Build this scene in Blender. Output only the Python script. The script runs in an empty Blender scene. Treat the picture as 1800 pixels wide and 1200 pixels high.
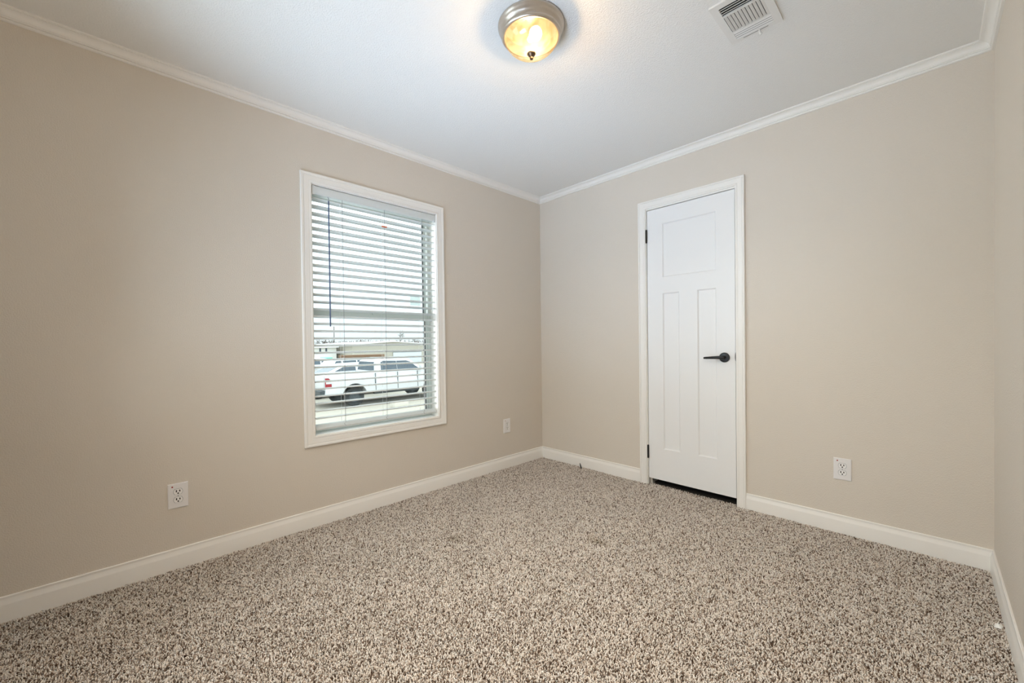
import bpy, bmesh, math, random
import numpy as np
from mathutils import Vector, Matrix, Euler

random.seed(7)
rng = np.random.default_rng(11)
SC = bpy.context.scene
COL = SC.collection
PI = math.pi

# ------------------------------------------------------------------ main dimensions (metres)
W = 2.761          # width of the room, wall with the window at x = 0
L = 2.873          # y of the wall with the door
Y0 = -0.62         # y of the wall behind the camera
H = 2.421          # ceiling
FZ = -0.012        # subfloor under the carpet pile
CAM = (2.558, 0.0, 1.0736)
GZ = -1.33         # ground outside

# ------------------------------------------------------------------ camera
cam_data = bpy.data.cameras.new('camera')
cam = bpy.data.objects.new('camera', cam_data)
COL.objects.link(cam)
SC.camera = cam
F_PX, PX, PY = 714.0, 898.97, 610.71
yaw, pitch, roll = 0.80091, -0.010747, -0.012604
cam_data.sensor_fit = 'HORIZONTAL'
cam_data.sensor_width = 36.0
cam_data.lens = F_PX / 1800.0 * 36.0
cam_data.shift_x = (900.0 - PX) / 1800.0
cam_data.shift_y = (PY - 600.0) / 1800.0
cam_data.clip_start = 0.02
cam_data.clip_end = 600.0
r_ = np.array([math.cos(yaw), math.sin(yaw), 0.0])
f_ = np.array([-math.sin(yaw), math.cos(yaw), 0.0])
u_ = np.array([0.0, 0.0, 1.0])
f_, u_ = math.cos(pitch) * f_ + math.sin(pitch) * u_, math.cos(pitch) * u_ - math.sin(pitch) * f_
r_, u_ = math.cos(roll) * r_ + math.sin(roll) * u_, math.cos(roll) * u_ - math.sin(roll) * r_
M = Matrix(((r_[0], u_[0], -f_[0], CAM[0]), (r_[1], u_[1], -f_[1], CAM[1]),
            (r_[2], u_[2], -f_[2], CAM[2]), (0, 0, 0, 1)))
cam.matrix_world = M

# ------------------------------------------------------------------ sky: overcast, brighter towards the zenith
SKY_HORIZON, SKY_ZENITH = 1.2, 4.6
world = bpy.data.worlds.new('overcast_sky')
SC.world = world
world.use_nodes = True
nt = world.node_tree
nt.nodes.clear()
tc = nt.nodes.new('ShaderNodeTexCoord')
sep = nt.nodes.new('ShaderNodeSeparateXYZ')
mr = nt.nodes.new('ShaderNodeMapRange')
mr.inputs['From Min'].default_value = 0.0
mr.inputs['From Max'].default_value = 1.0
mr.inputs['To Min'].default_value = SKY_HORIZON
mr.inputs['To Max'].default_value = SKY_ZENITH
bg = nt.nodes.new('ShaderNodeBackground')
bg.inputs['Color'].default_value = (0.86, 0.95, 1.0, 1)
wo = nt.nodes.new('ShaderNodeOutputWorld')
nt.links.new(tc.outputs['Generated'], sep.inputs[0])
nt.links.new(sep.outputs['Z'], mr.inputs['Value'])
nt.links.new(mr.outputs[0], bg.inputs['Strength'])
nt.links.new(bg.outputs[0], wo.inputs['Surface'])

# ------------------------------------------------------------------ lights
def area_light(name, loc, target, sx, sy, power, color, spread=180):
    d = bpy.data.lights.new(name, 'AREA')
    d.shape = 'RECTANGLE'
    d.size, d.size_y = sx, sy
    d.energy = power
    d.color = color
    d.spread = math.radians(spread)
    o = bpy.data.objects.new(name, d)
    COL.objects.link(o)
    o.location = loc
    o.rotation_euler = (Vector(target) - Vector(loc)).to_track_quat('-Z', 'Y').to_euler()
    return o

# soft fill thrown into the room from behind the photographer: one towards the door side, one up, one down, one at the ceiling by the window
area_light('fill_light', (0.55, -0.5, 1.4), (2.4, 2.6, 1.3), 1.0, 1.2, 14.5, (0.72, 0.90, 1.0), 130)
area_light('up_light', (1.6, -0.45, 0.5), (1.5, 1.2, 2.42), 1.4, 0.9, 7.6, (1.0, 0.98, 0.92), 150)
area_light('down_light', (1.9, -0.35, 2.25), (1.45, 1.25, 0.0), 1.2, 0.8, 20.0, (1.0, 0.90, 0.76), 95)
area_light('bounce_light', (1.2, -0.48, 0.6), (0.88, 1.80, 2.42), 1.0, 0.7, 11.5, (0.542, 0.729, 1.0), 75)
# added lamp outside, left of the window, to strengthen the daylight
area_light('daylight_fill', (-2.3, -1.1, 1.1), (0.0, 1.25, 1.35), 3.2, 3.4, 440.0, (0.98, 0.98, 1.0))
# added lamp outside below the sill, standing in for light off the ground
area_light('sill_fill', (-1.7, 1.0, -0.9), (0.0, 1.28, 1.4), 3.0, 1.6, 62.0, (0.98, 0.99, 1.0))
LAMP_POWER = 8.5

SC.view_settings.view_transform = 'Standard'
SC.view_settings.look = 'None'
SC.view_settings.exposure = 0.05
SC.view_settings.gamma = 1.0
SC.view_settings.use_curve_mapping = False
SC.cycles.max_bounces = 14
SC.cycles.diffuse_bounces = 8
SC.cycles.transparent_max_bounces = 24
SC.cycles.caustics_reflective = False
SC.cycles.caustics_refractive = False
SC.cycles.sample_clamp_indirect = 6.0
SC.cycles.use_denoising = True

# ------------------------------------------------------------------ materials
def srgb(r, g, b):
    def c(v):
        v /= 255.0
        return v / 12.92 if v <= 0.04045 else ((v + 0.055) / 1.055) ** 2.4
    return (c(r), c(g), c(b), 1.0)

def mat(name, color, rough=0.5, metal=0.0, spec=0.5, bump=None, vary=None, coat=0.0):
    """bump = (noise scale, distance, detail); vary = (scale, amount) small tone variation"""
    m = bpy.data.materials.new(name)
    m.use_nodes = True
    n, l = m.node_tree.nodes, m.node_tree.links
    b = n['Principled BSDF']
    b.inputs['Base Color'].default_value = color
    b.inputs['Roughness'].default_value = rough
    b.inputs['Metallic'].default_value = metal
    b.inputs['Specular IOR Level'].default_value = spec
    b.inputs['Coat Weight'].default_value = coat
    t = n.new('ShaderNodeTexCoord')
    if bump:
        x = n.new('ShaderNodeTexNoise')
        x.inputs['Scale'].default_value = bump[0]
        x.inputs['Detail'].default_value = bump[2]
        x.inputs['Roughness'].default_value = 0.55
        bp = n.new('ShaderNodeBump')
        bp.inputs['Strength'].default_value = 1.0
        bp.inputs['Distance'].default_value = bump[1]
        l.new(t.outputs['Object'], x.inputs['Vector'])
        l.new(x.outputs['Fac'], bp.inputs['Height'])
        l.new(bp.outputs[0], b.inputs['Normal'])
    if vary:
        x = n.new('ShaderNodeTexNoise')
        x.inputs['Scale'].default_value = vary[0]
        x.inputs['Detail'].default_value = 4.0
        mx = n.new('ShaderNodeMix')
        mx.data_type = 'RGBA'
        k = 1.0 - vary[1]
        mx.inputs[6].default_value = tuple(c * k for c in color[:3]) + (1,)
        mx.inputs[7].default_value = tuple(min(1, c * (2 - k)) for c in color[:3]) + (1,)
        l.new(t.outputs['Object'], x.inputs['Vector'])
        l.new(x.outputs['Fac'], mx.inputs[0])
        l.new(mx.outputs[2], b.inputs['Base Color'])
    return m

def emit(name, color, strength):
    m = bpy.data.materials.new(name)
    m.use_nodes = True
    n, l = m.node_tree.nodes, m.node_tree.links
    n.clear()
    e = n.new('ShaderNodeEmission')
    e.inputs[0].default_value = color
    e.inputs[1].default_value = strength
    o = n.new('ShaderNodeOutputMaterial')
    l.new(e.outputs[0], o.inputs[0])
    return m

def pane_glass(name, tint, refl):
    m = bpy.data.materials.new(name)
    m.use_nodes = True
    n, l = m.node_tree.nodes, m.node_tree.links
    n.clear()
    t = n.new('ShaderNodeBsdfTransparent')
    t.inputs[0].default_value = tint
    g = n.new('ShaderNodeBsdfGlossy')
    g.inputs['Roughness'].default_value = 0.02
    fr = n.new('ShaderNodeFresnel')
    fr.inputs[0].default_value = 1.45
    mu = n.new('ShaderNodeMath')
    mu.operation = 'MULTIPLY'
    mu.inputs[1].default_value = refl
    mx = n.new('ShaderNodeMixShader')
    o = n.new('ShaderNodeOutputMaterial')
    l.new(fr.outputs[0], mu.inputs[0])
    l.new(mu.outputs[0], mx.inputs[0])
    l.new(t.outputs[0], mx.inputs[1])
    l.new(g.outputs[0], mx.inputs[2])
    l.new(mx.outputs[0], o.inputs[0])
    return m

M_WALL = mat('wall_paint_beige', srgb(217, 209, 198), 0.6, spec=0.3, bump=(190, 0.0018, 3.0))
M_CEIL = mat('ceiling_texture', srgb(232, 231, 228), 0.85, spec=0.2, bump=(150, 0.0030, 4.0))
M_TRIM = mat('white_trim_paint', srgb(238, 236, 232), 0.38, spec=0.5)
M_DOOR = mat('white_door_paint', srgb(236, 237, 238), 0.42, spec=0.45)
M_VINYL = mat('white_vinyl', srgb(212, 219, 216), 0.4)
M_SLAT = mat('white_slat', srgb(215, 221, 222), 0.42)
M_BLACK = mat('matte_black_metal', srgb(14, 14, 15), 0.38, metal=0.0, spec=0.5)
M_PANE_EDGE = mat('black_pane_edge', srgb(12, 14, 14), 0.6)  # thin black strips edging each window pane
M_CORD = mat('grey_cord', srgb(120, 126, 134), 0.8)
M_WCORD = mat('white_cord', srgb(232, 234, 234), 0.8)
M_WAND = mat('blue_grey_wand', srgb(92, 108, 138), 0.25)
M_ORANGE = mat('orange_tag', srgb(214, 112, 72), 0.6)
M_PLATE = mat('white_plastic', srgb(232, 230, 230), 0.35)
M_RECEPT = mat('receptacle_plastic', srgb(240, 239, 238), 0.3)
M_SLOT = mat('dark_slot', srgb(20, 17, 16), 0.7)
M_RED = mat('red_sticker', srgb(150, 22, 26), 0.5)
M_NICKEL = mat('brushed_nickel', srgb(196, 186, 174), 0.33, metal=0.9)
M_BRONZE = mat('dark_bronze', srgb(104, 84, 66), 0.35, metal=0.8)
M_VENT = mat('vent_enamel', srgb(222, 220, 216), 0.42)
M_VENT_SHADE = mat('vent_shade', srgb(16, 15, 14), 0.8)  # near black colour stands in for shade inside the vent
M_CLOSET = mat('closet_shade', srgb(60, 55, 50), 0.9)  # shade of the unlit closet put into a dark colour
M_PAPER = mat('white_scrap', srgb(240, 240, 238), 0.5)
M_GLASS = pane_glass('window_glass', (0.94, 0.97, 0.96, 1), 0.8)
M_SUBFLOOR = mat('carpet_backing', srgb(120, 104, 90), 0.95, spec=0.1)

# carpet yarn: per-tuft tone from the mesh attribute 'tuft' plus two faint stains
def carpet_material():
    m = bpy.data.materials.new('carpet_yarn')
    m.use_nodes = True
    n, l = m.node_tree.nodes, m.node_tree.links
    b = n['Principled BSDF']
    b.inputs['Roughness'].default_value = 0.95
    b.inputs['Specular IOR Level'].default_value = 0.08
    a = n.new('ShaderNodeAttribute')
    a.attribute_name = 'tuft'
    cr = n.new('ShaderNodeValToRGB')
    e = cr.color_ramp.elements
    e[0].position, e[0].color = 0.0, srgb(92, 74, 61)
    e[1].position, e[1].color = 1.0, srgb(250, 246, 241)
    for p, c in ((0.15, srgb(128, 108, 93)), (0.27, srgb(196, 179, 164)), (0.40, srgb(236, 224, 213)), (0.75, srgb(246, 238, 230))):
        k = e.new(p)
        k.color = c
    l.new(a.outputs['Fac'], cr.inputs[0])
    prev = cr.outputs[0]
    t = n.new('ShaderNodeTexCoord')
    for (x, y, rx, ry, amt) in ((1.3026, 1.8459, 0.055, 0.035, 0.55), (0.7242, 1.3248, 0.05, 0.05, 0.4)):
        mp = n.new('ShaderNodeMapping')
        mp.vector_type = 'POINT'
        mp.inputs['Location'].default_value = (-x / rx, -y / ry, 0)
        mp.inputs['Scale'].default_value = (1 / rx, 1 / ry, 1)
        ln = n.new('ShaderNodeVectorMath')
        ln.operation = 'LENGTH'
        mr = n.new('ShaderNodeMapRange')
        mr.inputs['From Min'].default_value = 1.3
        mr.inputs['From Max'].default_value = 0.2
        mr.inputs['To Max'].default_value = amt
        mx = n.new('ShaderNodeMix')
        mx.data_type = 'RGBA'
        mx.blend_type = 'MULTIPLY'
        mx.inputs[7].default_value = srgb(176, 164, 134)
        l.new(t.outputs['Object'], mp.inputs[0])
        l.new(mp.outputs[0], ln.inputs[0])
        l.new(ln.outputs['Value'], mr.inputs['Value'])
        l.new(mr.outputs[0], mx.inputs[0])
        l.new(prev, mx.inputs[6])
        prev = mx.outputs[2]
    l.new(prev, b.inputs['Base Color'])
    return m
M_CARPET = carpet_material()

# ------------------------------------------------------------------ mesh helpers
class MB:
    def __init__(self):
        self.v, self.f = [], []
    def add(self, vs, fs):
        k = len(self.v)
        self.v += [tuple(p) for p in vs]
        self.f += [tuple(i + k for i in f) for f in fs]
        return self
    def box(self, a, b):
        x0, y0, z0 = a
        x1, y1, z1 = b
        vs = [(x, y, z) for z in (z0, z1) for y in (y0, y1) for x in (x0, x1)]
        return self.add(vs, [(0, 2, 3, 1), (4, 5, 7, 6), (0, 1, 5, 4), (2, 6, 7, 3), (0, 4, 6, 2), (1, 3, 7, 5)])
    def tube(self, pts, r, n=10, caps=True):
        """round tube through the points; r a number or one radius per point"""
        pts = [Vector(p) for p in pts]
        rs = [r] * len(pts) if not hasattr(r, '__len__') else r
        rings, vs, fs = [], [], []
        up = None
        for i, p in enumerate(pts):
            d = (pts[min(i + 1, len(pts) - 1)] - pts[max(i - 1, 0)]).normalized()
            if up is None:
                up = Vector((0, 0, 1)) if abs(d.z) < 0.9 else Vector((1, 0, 0))
            s = d.cross(up).normalized()
            up = s.cross(d).normalized()
            for k in range(n):
                a = 2 * PI * k / n
                vs.append(p + rs[i] * (math.cos(a) * s + math.sin(a) * up))
        for i in range(len(pts) - 1):
            for k in range(n):
                a, b = i * n + k, i * n + (k + 1) % n
                fs.append((a, b, b + n, a + n))
        if caps:
            fs.append(tuple(range(n - 1, -1, -1)))
            fs.append(tuple((len(pts) - 1) * n + k for k in range(n)))
        return self.add(vs, fs)
    def lathe(self, prof, c, ax='z', n=48, cap=True):
        """prof: (radius, height) list around the axis through c"""
        vs, fs = [], []
        for (r, h) in prof:
            for k in range(n):
                a = 2 * PI * k / n
                p, q = r * math.cos(a), r * math.sin(a)
                v = {'z': (p, q, h), 'y': (p, h, q), 'x': (h, p, q)}[ax]
                vs.append((c[0] + v[0], c[1] + v[1], c[2] + v[2]))
        for i in range(len(prof) - 1):
            for k in range(n):
                a, b = i * n + k, i * n + (k + 1) % n
                fs.append((a, b, b + n, a + n))
        if cap:
            fs.append(tuple(range(n)))
            fs.append(tuple((len(prof) - 1) * n + k for k in range(n)))
        return self.add(vs, fs)
    def prism(self, outline, fa, fb):
        """outline (p, q) list; fa / fb map (p, q) to the two end faces"""
        n = len(outline)
        vs = [fa(p, q) for p, q in outline] + [fb(p, q) for p, q in outline]
        fs = [tuple(range(n)), tuple(range(2 * n - 1, n - 1, -1))]
        fs += [(k, (k + 1) % n, (k + 1) % n + n, k + n) for k in range(n)]
        return self.add(vs, fs)
    def build(self, name, m, parent=None, off=(0, 0, 0), bevel=0.0, seg=2, smooth=35, merge=False):
        me = bpy.data.meshes.new(name)
        bm = bmesh.new()
        vv = [bm.verts.new((p[0] - off[0], p[1] - off[1], p[2] - off[2])) for p in self.v]
        for f in self.f:
            try:
                bm.faces.new([vv[i] for i in f])
            except ValueError:
                pass
        if merge:
            bmesh.ops.remove_doubles(bm, verts=bm.verts[:], dist=1e-5)
        bmesh.ops.recalc_face_normals(bm, faces=bm.faces[:])
        if bevel:
            es = [e for e in bm.edges if len(e.link_faces) == 2 and e.calc_face_angle(0) > 0.6]
            bmesh.ops.bevel(bm, geom=es, offset=bevel, segments=seg, profile=0.6, affect='EDGES', clamp_overlap=True)
        bm.to_mesh(me)
        bm.free()
        if smooth:
            me.polygons.foreach_set('use_smooth', [True] * len(me.polygons))
            me.set_sharp_from_angle(angle=math.radians(smooth))
        me.materials.append(m)
        o = bpy.data.objects.new(name, me)
        COL.objects.link(o)
        if parent:
            o.parent = parent
        return o

def tag(o, label=None, cat=None, group=None, kind=None):
    if label: o['label'] = label
    if cat: o['category'] = cat
    if group: o['group'] = group
    if kind: o['kind'] = kind
    return o

def thing(name, loc, label, cat, group=None, kind=None, rot=(0, 0, 0)):
    o = bpy.data.objects.new(name, None)
    o.empty_display_size = 0.1
    COL.objects.link(o)
    o.location = loc
    o.rotation_euler = rot
    return tag(o, label, cat, group, kind)

def copy_tree(o, parent=None):
    c = o.copy()
    COL.objects.link(c)
    if parent:
        c.parent = parent
    for ch in list(o.children):
        copy_tree(ch, c)
    return c

# ------------------------------------------------------------------ room shell
WY0, WY1, WZ0, WZ1 = 0.838, 1.715, 0.533, 2.037     # window opening
DX0, DX1, DZ1 = 1.0695, 1.6830, 2.0560              # door rough opening (inside of jamb)
WT = 0.15                                            # wall thickness

m = MB()
m.box((-WT, Y0 - WT, FZ - 0.1), (0, WY0, H + 0.1))
m.box((-WT, WY1, FZ - 0.1), (0, L + WT, H + 0.1))
m.box((-WT, WY0, FZ - 0.1), (0, WY1, WZ0))
m.box((-WT, WY0, WZ1), (0, WY1, H + 0.1))
tag(m.build('wall_left', M_WALL, smooth=0), 'beige textured wall with the window and two outlets', 'wall', kind='structure')
JW = 0.019                                           # door jamb thickness
m = MB()
m.box((0, L, FZ - 0.1), (DX0 - JW, L + WT, H + 0.1))
m.box((DX1 + JW, L, FZ - 0.1), (W, L + WT, H + 0.1))
m.box((DX0 - JW, L, DZ1 + JW), (DX1 + JW, L + WT, H + 0.1))
tag(m.build('wall_back', M_WALL, smooth=0), 'beige textured wall around the white closet door', 'wall', kind='structure')
tag(MB().box((W, Y0 - WT, FZ - 0.1), (W + WT, L + WT, H + 0.1)).build('wall_right', M_WALL, smooth=0),
    'bright beige wall cut off by the right picture edge', 'wall', kind='structure')
tag(MB().box((0, Y0 - WT, FZ - 0.1), (W, Y0, H + 0.1)).build('wall_front', M_WALL, smooth=0),
    'beige wall behind the photographer', 'wall', kind='structure')
tag(MB().box((0, Y0, H), (W, L, H + 0.1)).build('ceiling', M_CEIL, smooth=0),
    'white textured ceiling with flush light and air vent', 'ceiling', kind='structure')
tag(MB().box((0, Y0, FZ - 0.1), (W, L, FZ)).build('floor', M_SUBFLOOR, smooth=0),
    'floor under the beige carpet', 'floor', kind='structure')
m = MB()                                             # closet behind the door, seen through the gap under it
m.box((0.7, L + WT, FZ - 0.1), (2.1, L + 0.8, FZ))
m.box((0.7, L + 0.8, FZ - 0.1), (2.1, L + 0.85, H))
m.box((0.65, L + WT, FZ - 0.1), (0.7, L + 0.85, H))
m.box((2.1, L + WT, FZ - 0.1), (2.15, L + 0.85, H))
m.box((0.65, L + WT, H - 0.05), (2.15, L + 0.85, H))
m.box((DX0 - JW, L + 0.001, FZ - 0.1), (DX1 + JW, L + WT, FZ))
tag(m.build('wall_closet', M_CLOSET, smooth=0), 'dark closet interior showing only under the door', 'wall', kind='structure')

# crown moulding and baseboard profiles: (out from the wall, height)
cove = [(0.0145 + 0.025 * (1 - math.cos(a)), 2.3925 + 0.0195 * math.sin(a)) for a in np.linspace(0, PI / 2, 9)]
CROWN = [(0, 2.375), (0.0085, 2.375), (0.0115, 2.3775), (0.0115, 2.3815), (0.0060, 2.3828), (0.0060, 2.3858),
         (0.0125, 2.3866), (0.0138, 2.389), (0.0120, 2.3917)] + cove + \
        [(0.0395, 2.4118), (0.0395, 2.4150), (0.0460, 2.4150), (0.0480, 2.4163), (0.0485, 2.418), (0.0485, H), (0, H)]
BASE = [(0, FZ), (0.0125, FZ), (0.0125, 0.064), (0.0118, 0.067), (0.0095, 0.074), (0.0070, 0.083), (0.0062, 0.087), (0.0066, 0.0885),
        (0.0066, 0.0945), (0.0045, 0.097), (0, 0.097)]

def run(name, prof, start, end, into, label, cat, m0=1, m1=1):
    """profile along the wall from start to end; into = unit vector out of the wall; mitred by p at either end when m0/m1"""
    s, e, n = Vector(start), Vector(end), Vector(into)
    d = (e - s).normalized()
    mb = MB()
    mb.prism(prof, lambda p, q: s + n * p + d * (p * m0) + Vector((0, 0, q)),
             lambda p, q: e + n * p - d * (p * m1) + Vector((0, 0, q)))
    return tag(mb.build(name, M_TRIM, smooth=28), label, cat, kind='structure')

run('trim_1', CROWN, (0, Y0, 0), (0, L, 0), (1, 0, 0), 'white crown moulding above the window wall', 'moulding')
run('trim_2', CROWN, (0, L, 0), (W, L, 0), (0, -1, 0), 'white crown moulding above the door wall', 'moulding')
run('trim_3', CROWN, (W, L, 0), (W, Y0, 0), (-1, 0, 0), 'white crown moulding above the right wall', 'moulding')
run('trim_4', CROWN, (W, Y0, 0), (0, Y0, 0), (0, 1, 0), 'white crown moulding behind the photographer', 'moulding')
run('baseboard_left', BASE, (0, Y0, 0), (0, L, 0), (1, 0, 0), 'white baseboard below the window wall', 'baseboard')
run('baseboard_back', BASE, (0, L, 0), (1.0085, L, 0), (0, -1, 0), 'short white baseboard between the corner and the door', 'baseboard', 1, 0)
run('baseboard_back.001', BASE, (1.7395, L, 0), (W, L, 0), (0, -1, 0), 'white baseboard right of the door', 'baseboard', 0, 1)
run('baseboard_right', BASE, (W, L, 0), (W, Y0, 0), (-1, 0, 0), 'white baseboard along the right wall', 'baseboard')
run('baseboard_front', BASE, (W, Y0, 0), (0, Y0, 0), (0, 1, 0), 'white baseboard behind the photographer', 'baseboard')

# casing: profile (outward from the opening, thickness off the wall)
def casing_profile(w):
    return [(0, 0), (0, 0.008), (0.003, 0.0098), (0.012, 0.0098), (0.0145, 0.0085), (0.0165, 0.0102), (0.031, 0.0112), (0.040, 0.0128),
            (0.0425, 0.0112), (0.045, 0.0135), (w - 0.010, 0.0158), (w - 0.003, 0.0158), (w, 0.0135), (w, 0)]

def casing(u0, u1, v0, v1, prof, fmap, bottom=True):
    n = len(prof)
    mb = MB()
    if bottom:
        cs = [(u0, v0, -1, -1), (u1, v0, 1, -1), (u1, v1, 1, 1), (u0, v1, -1, 1)]
    else:
        cs = [(u0, v0, -1, 0), (u0, v1, -1, 1), (u1, v1, 1, 1), (u1, v0, 1, 0)]
    vs, fs = [], []
    for (u, v, su, sv) in cs:
        vs += [fmap(u + su * w, v + sv * w, t) for (w, t) in prof]
    for k in range(4 if bottom else 3):
        a, b = k * n, ((k + 1) % 4) * n
        for i in range(n):
            j = (i + 1) % n
            fs.append((a + i, a + j, b + j, b + i))
    if not bottom:
        fs += [tuple(range(n)), tuple(range(3 * n, 4 * n))]
    return mb.add(vs, fs)

# ------------------------------------------------------------------ window
wc = (0, (WY0 + WY1) / 2, (WZ0 + WZ1) / 2)
win = thing('window_1', wc, 'white single hung window with moulded casing in the left wall', 'window', kind='structure')
fl = lambda u, v, t: (t, u, v)
casing(WY0, WY1, WZ0, WZ1, casing_profile(0.060), fl).build('casing', M_TRIM, win, wc, smooth=28)
m = MB()                                             # painted jamb liner
JT, JD = 0.012, -0.088
m.box((JD, WY0, WZ0), (0.0, WY0 + 0.004, WZ1)); m.box((JD, WY1 - 0.004, WZ0), (0.0, WY1, WZ1))
m.box((JD, WY0, WZ0), (0.0, WY1, WZ0 + 0.004)); m.box((JD, WY0, WZ1 - 0.004), (0.0, WY1, WZ1))
m.build('jamb', M_TRIM, win, wc, smooth=0)

def ring(y0, y1, z0, z1, wl, wr, wb, wt, x0, x1):
    mb = MB()
    mb.box((x0, y0, z0), (x1, y0 + wl, z1)); mb.box((x0, y1 - wr, z0), (x1, y1, z1))
    mb.box((x0, y0 + wl, z0), (x1, y1 - wr, z0 + wb)); mb.box((x0, y0 + wl, z1 - wt), (x1, y1 - wr, z1))
    return mb
ring(WY0, WY1, WZ0, WZ1, 0.026, 0.026, 0.012, 0.03, -0.15, JD).build('frame', M_VINYL, win, wc, bevel=0.0015)
ZM = 1.283
lo = ring(WY0 + 0.022, WY1 - 0.022, WZ0 + 0.010, ZM + 0.02, 0.012, 0.020, 0.022, 0.042, -0.122, -0.096).build('lower_sash', M_VINYL, win, wc, bevel=0.0012)
hi = ring(WY0 + 0.022, WY1 - 0.022, ZM - 0.02, WZ1 - 0.025, 0.010, 0.014, 0.042, 0.02, -0.148, -0.124).build('upper_sash', M_VINYL, win, wc, bevel=0.0012)
ring(WY0 + 0.034, WY1 - 0.042, WZ0 + 0.032, ZM - 0.022, 0.0015, 0.004, 0.0015, 0.002, -0.116, -0.101).build('pane_edge', M_PANE_EDGE, lo, wc, smooth=0)
ring(WY0 + 0.032, WY1 - 0.036, ZM + 0.022, WZ1 - 0.045, 0.001, 0.004, 0.001, 0.001, -0.143, -0.128).build('pane_edge', M_PANE_EDGE, hi, wc, smooth=0)
MB().box((-0.112, WY0 + 0.033, WZ0 + 0.031), (-0.106, WY1 - 0.041, ZM - 0.021)).build('glass_pane', M_GLASS, lo, wc, smooth=0)
MB().box((-0.139, WY0 + 0.031, ZM + 0.021), (-0.133, WY1 - 0.035, WZ1 - 0.044)).build('glass_pane', M_GLASS, hi, wc, smooth=0)
MB().box((-0.1325, 1.567, 1.365), (-0.1315, 1.655, 1.448)).build('sticker', pane_glass('clear_label', (0.80, 0.84, 0.82, 1), 0.3), hi, wc, smooth=0)['label'] = 'pale grey label in the lower right corner of the upper pane'
m = MB()
m.box((-0.096, 1.255, ZM - 0.004), (-0.086, 1.315, ZM + 0.016)); m.tube([(-0.089, 1.285, ZM + 0.014), (-0.078, 1.30, ZM + 0.02)], 0.005, 8)
m.build('sash_lock', M_VINYL, lo, wc, bevel=0.001)

# ------------------------------------------------------------------ venetian blind
bx = -0.036                                          # mid plane of the slats
bc = (bx, wc[1], WZ1)
blind = thing('venetian_blind', bc, 'white open venetian blind with tilt wand hanging in the window', 'blind')
BY0, BY1 = WY0 + 0.009, WY1 - 0.009
MB().box((bx - 0.024, BY0, 1.985), (bx + 0.02, BY1, 2.026)).build('headrail', M_SLAT, blind, bc, bevel=0.002)
m = MB()                                             # valance with a returned cap at both ends
m.prism([(-0.010, 1.984), (-0.0095, 1.9815), (-0.004, 1.9815), (-0.002, 1.986), (-0.002, 2.024), (-0.004, 2.029), (-0.010, 2.029)],
        lambda p, q: (p, BY0 - 0.001, q), lambda p, q: (p, BY1 + 0.001, q))
val = m.build('valance', M_SLAT, blind, bc, smooth=28)
for y in (BY0 - 0.002, BY1 - 0.014):
    MB().box((-0.012, y, 1.977), (-0.0005, y + 0.016, 2.030)).build('end_cap', M_SLAT, val, bc, bevel=0.0012)

NS, SP, Z_TOP = 31, 0.0443, 1.958
def slat_mesh():
    mb = MB()
    n, hw, crown, th, tilt = 8, 0.0252, 0.0062, 0.0050, 0.10
    pts = []
    for s in (1, -1):
        for i in range(n + 1):
            a = -1 + 2 * i / n
            a *= s
            p, q = a * hw, crown * (1 - a * a) + (th / 2) * s
            pts.append((p * math.cos(tilt) - q * math.sin(tilt), p * math.sin(tilt) + q * math.cos(tilt)))
    mb.prism(pts, lambda p, q: (bx + p, BY0 + 0.003, Z_TOP + q), lambda p, q: (bx + p, BY1 - 0.003, Z_TOP + q))
    return mb
slat = slat_mesh().build('slat', M_SLAT, blind, bc, smooth=40)
for k in range(1, NS):
    c = slat.copy()
    COL.objects.link(c)
    c.location.z = -k * SP
    c.location.y = random.uniform(-0.0008, 0.0008)
Z_LAST = Z_TOP - (NS - 1) * SP
ZR = 0.579
RT = -0.38
m = MB()
rp = [(-0.026, -0.009), (0.026, -0.009), (0.026, 0.003), (0.02, 0.007), (0, 0.0095), (-0.02, 0.007), (-0.026, 0.003)]
rp = [(p * math.cos(RT) - q * math.sin(RT), p * math.sin(RT) + q * math.cos(RT)) for p, q in rp]
m.prism(rp, lambda p, q: (bx + p, BY0 + 0.003, ZR + q), lambda p, q: (bx + p, BY1 - 0.003, ZR + q))
rail = m.build('bottom_rail', M_SLAT, blind, bc, smooth=28)
CORDS = (1.021, 1.303, 1.594)
for y in CORDS:
    MB().lathe([(0.007, ZR - 0.0125), (0.0075, ZR - 0.009), (0.006, ZR - 0.0088)], (bx + 0.012, y, 0), n=14).build('cord_button', M_CORD, rail, bc)
    m = MB()                                         # ladder: front and back strings with a rung under each slat
    m.tube([(bx + 0.0268, y, 1.985), (bx + 0.0268, y, ZR)], 0.0007, 6)
    m.tube([(bx - 0.0268, y, 1.985), (bx - 0.0268, y, ZR)], 0.0007, 6)
    for k in range(NS):
        z = Z_TOP - k * SP - 0.0030
        m.tube([(bx + 0.0268, y - 0.006, z + 0.003), (bx - 0.0268, y + 0.010, z - 0.0015)], 0.0016, 6)
    m.build('ladder_cord', M_WCORD, blind, bc)
    MB().tube([(bx + 0.0292, y + 0.004, 1.985), (bx + 0.0292, y + 0.004, ZR + 0.012), (bx + 0.0285, y - 0.004, ZR + 0.002), (bx + 0.027, y + 0.006, ZR - 0.009)],
              0.0010, 6).build('lift_cord', M_CORD, blind, bc)
yw = 0.940
wand = MB().tube([(0.0005, yw, 1.955), (0.0015, yw - 0.002, 1.19)], 0.0042, 8).build('tilt_wand', M_WAND, blind, bc)
m = MB()
m.tube([(-0.012, yw - 0.002, 1.985), (-0.003, yw + 0.002, 1.972), (0.0005, yw, 1.962), (0.0005, yw, 1.952)], 0.0014, 8)
m.build('wand_hook', M_CORD, wand, bc)
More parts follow.
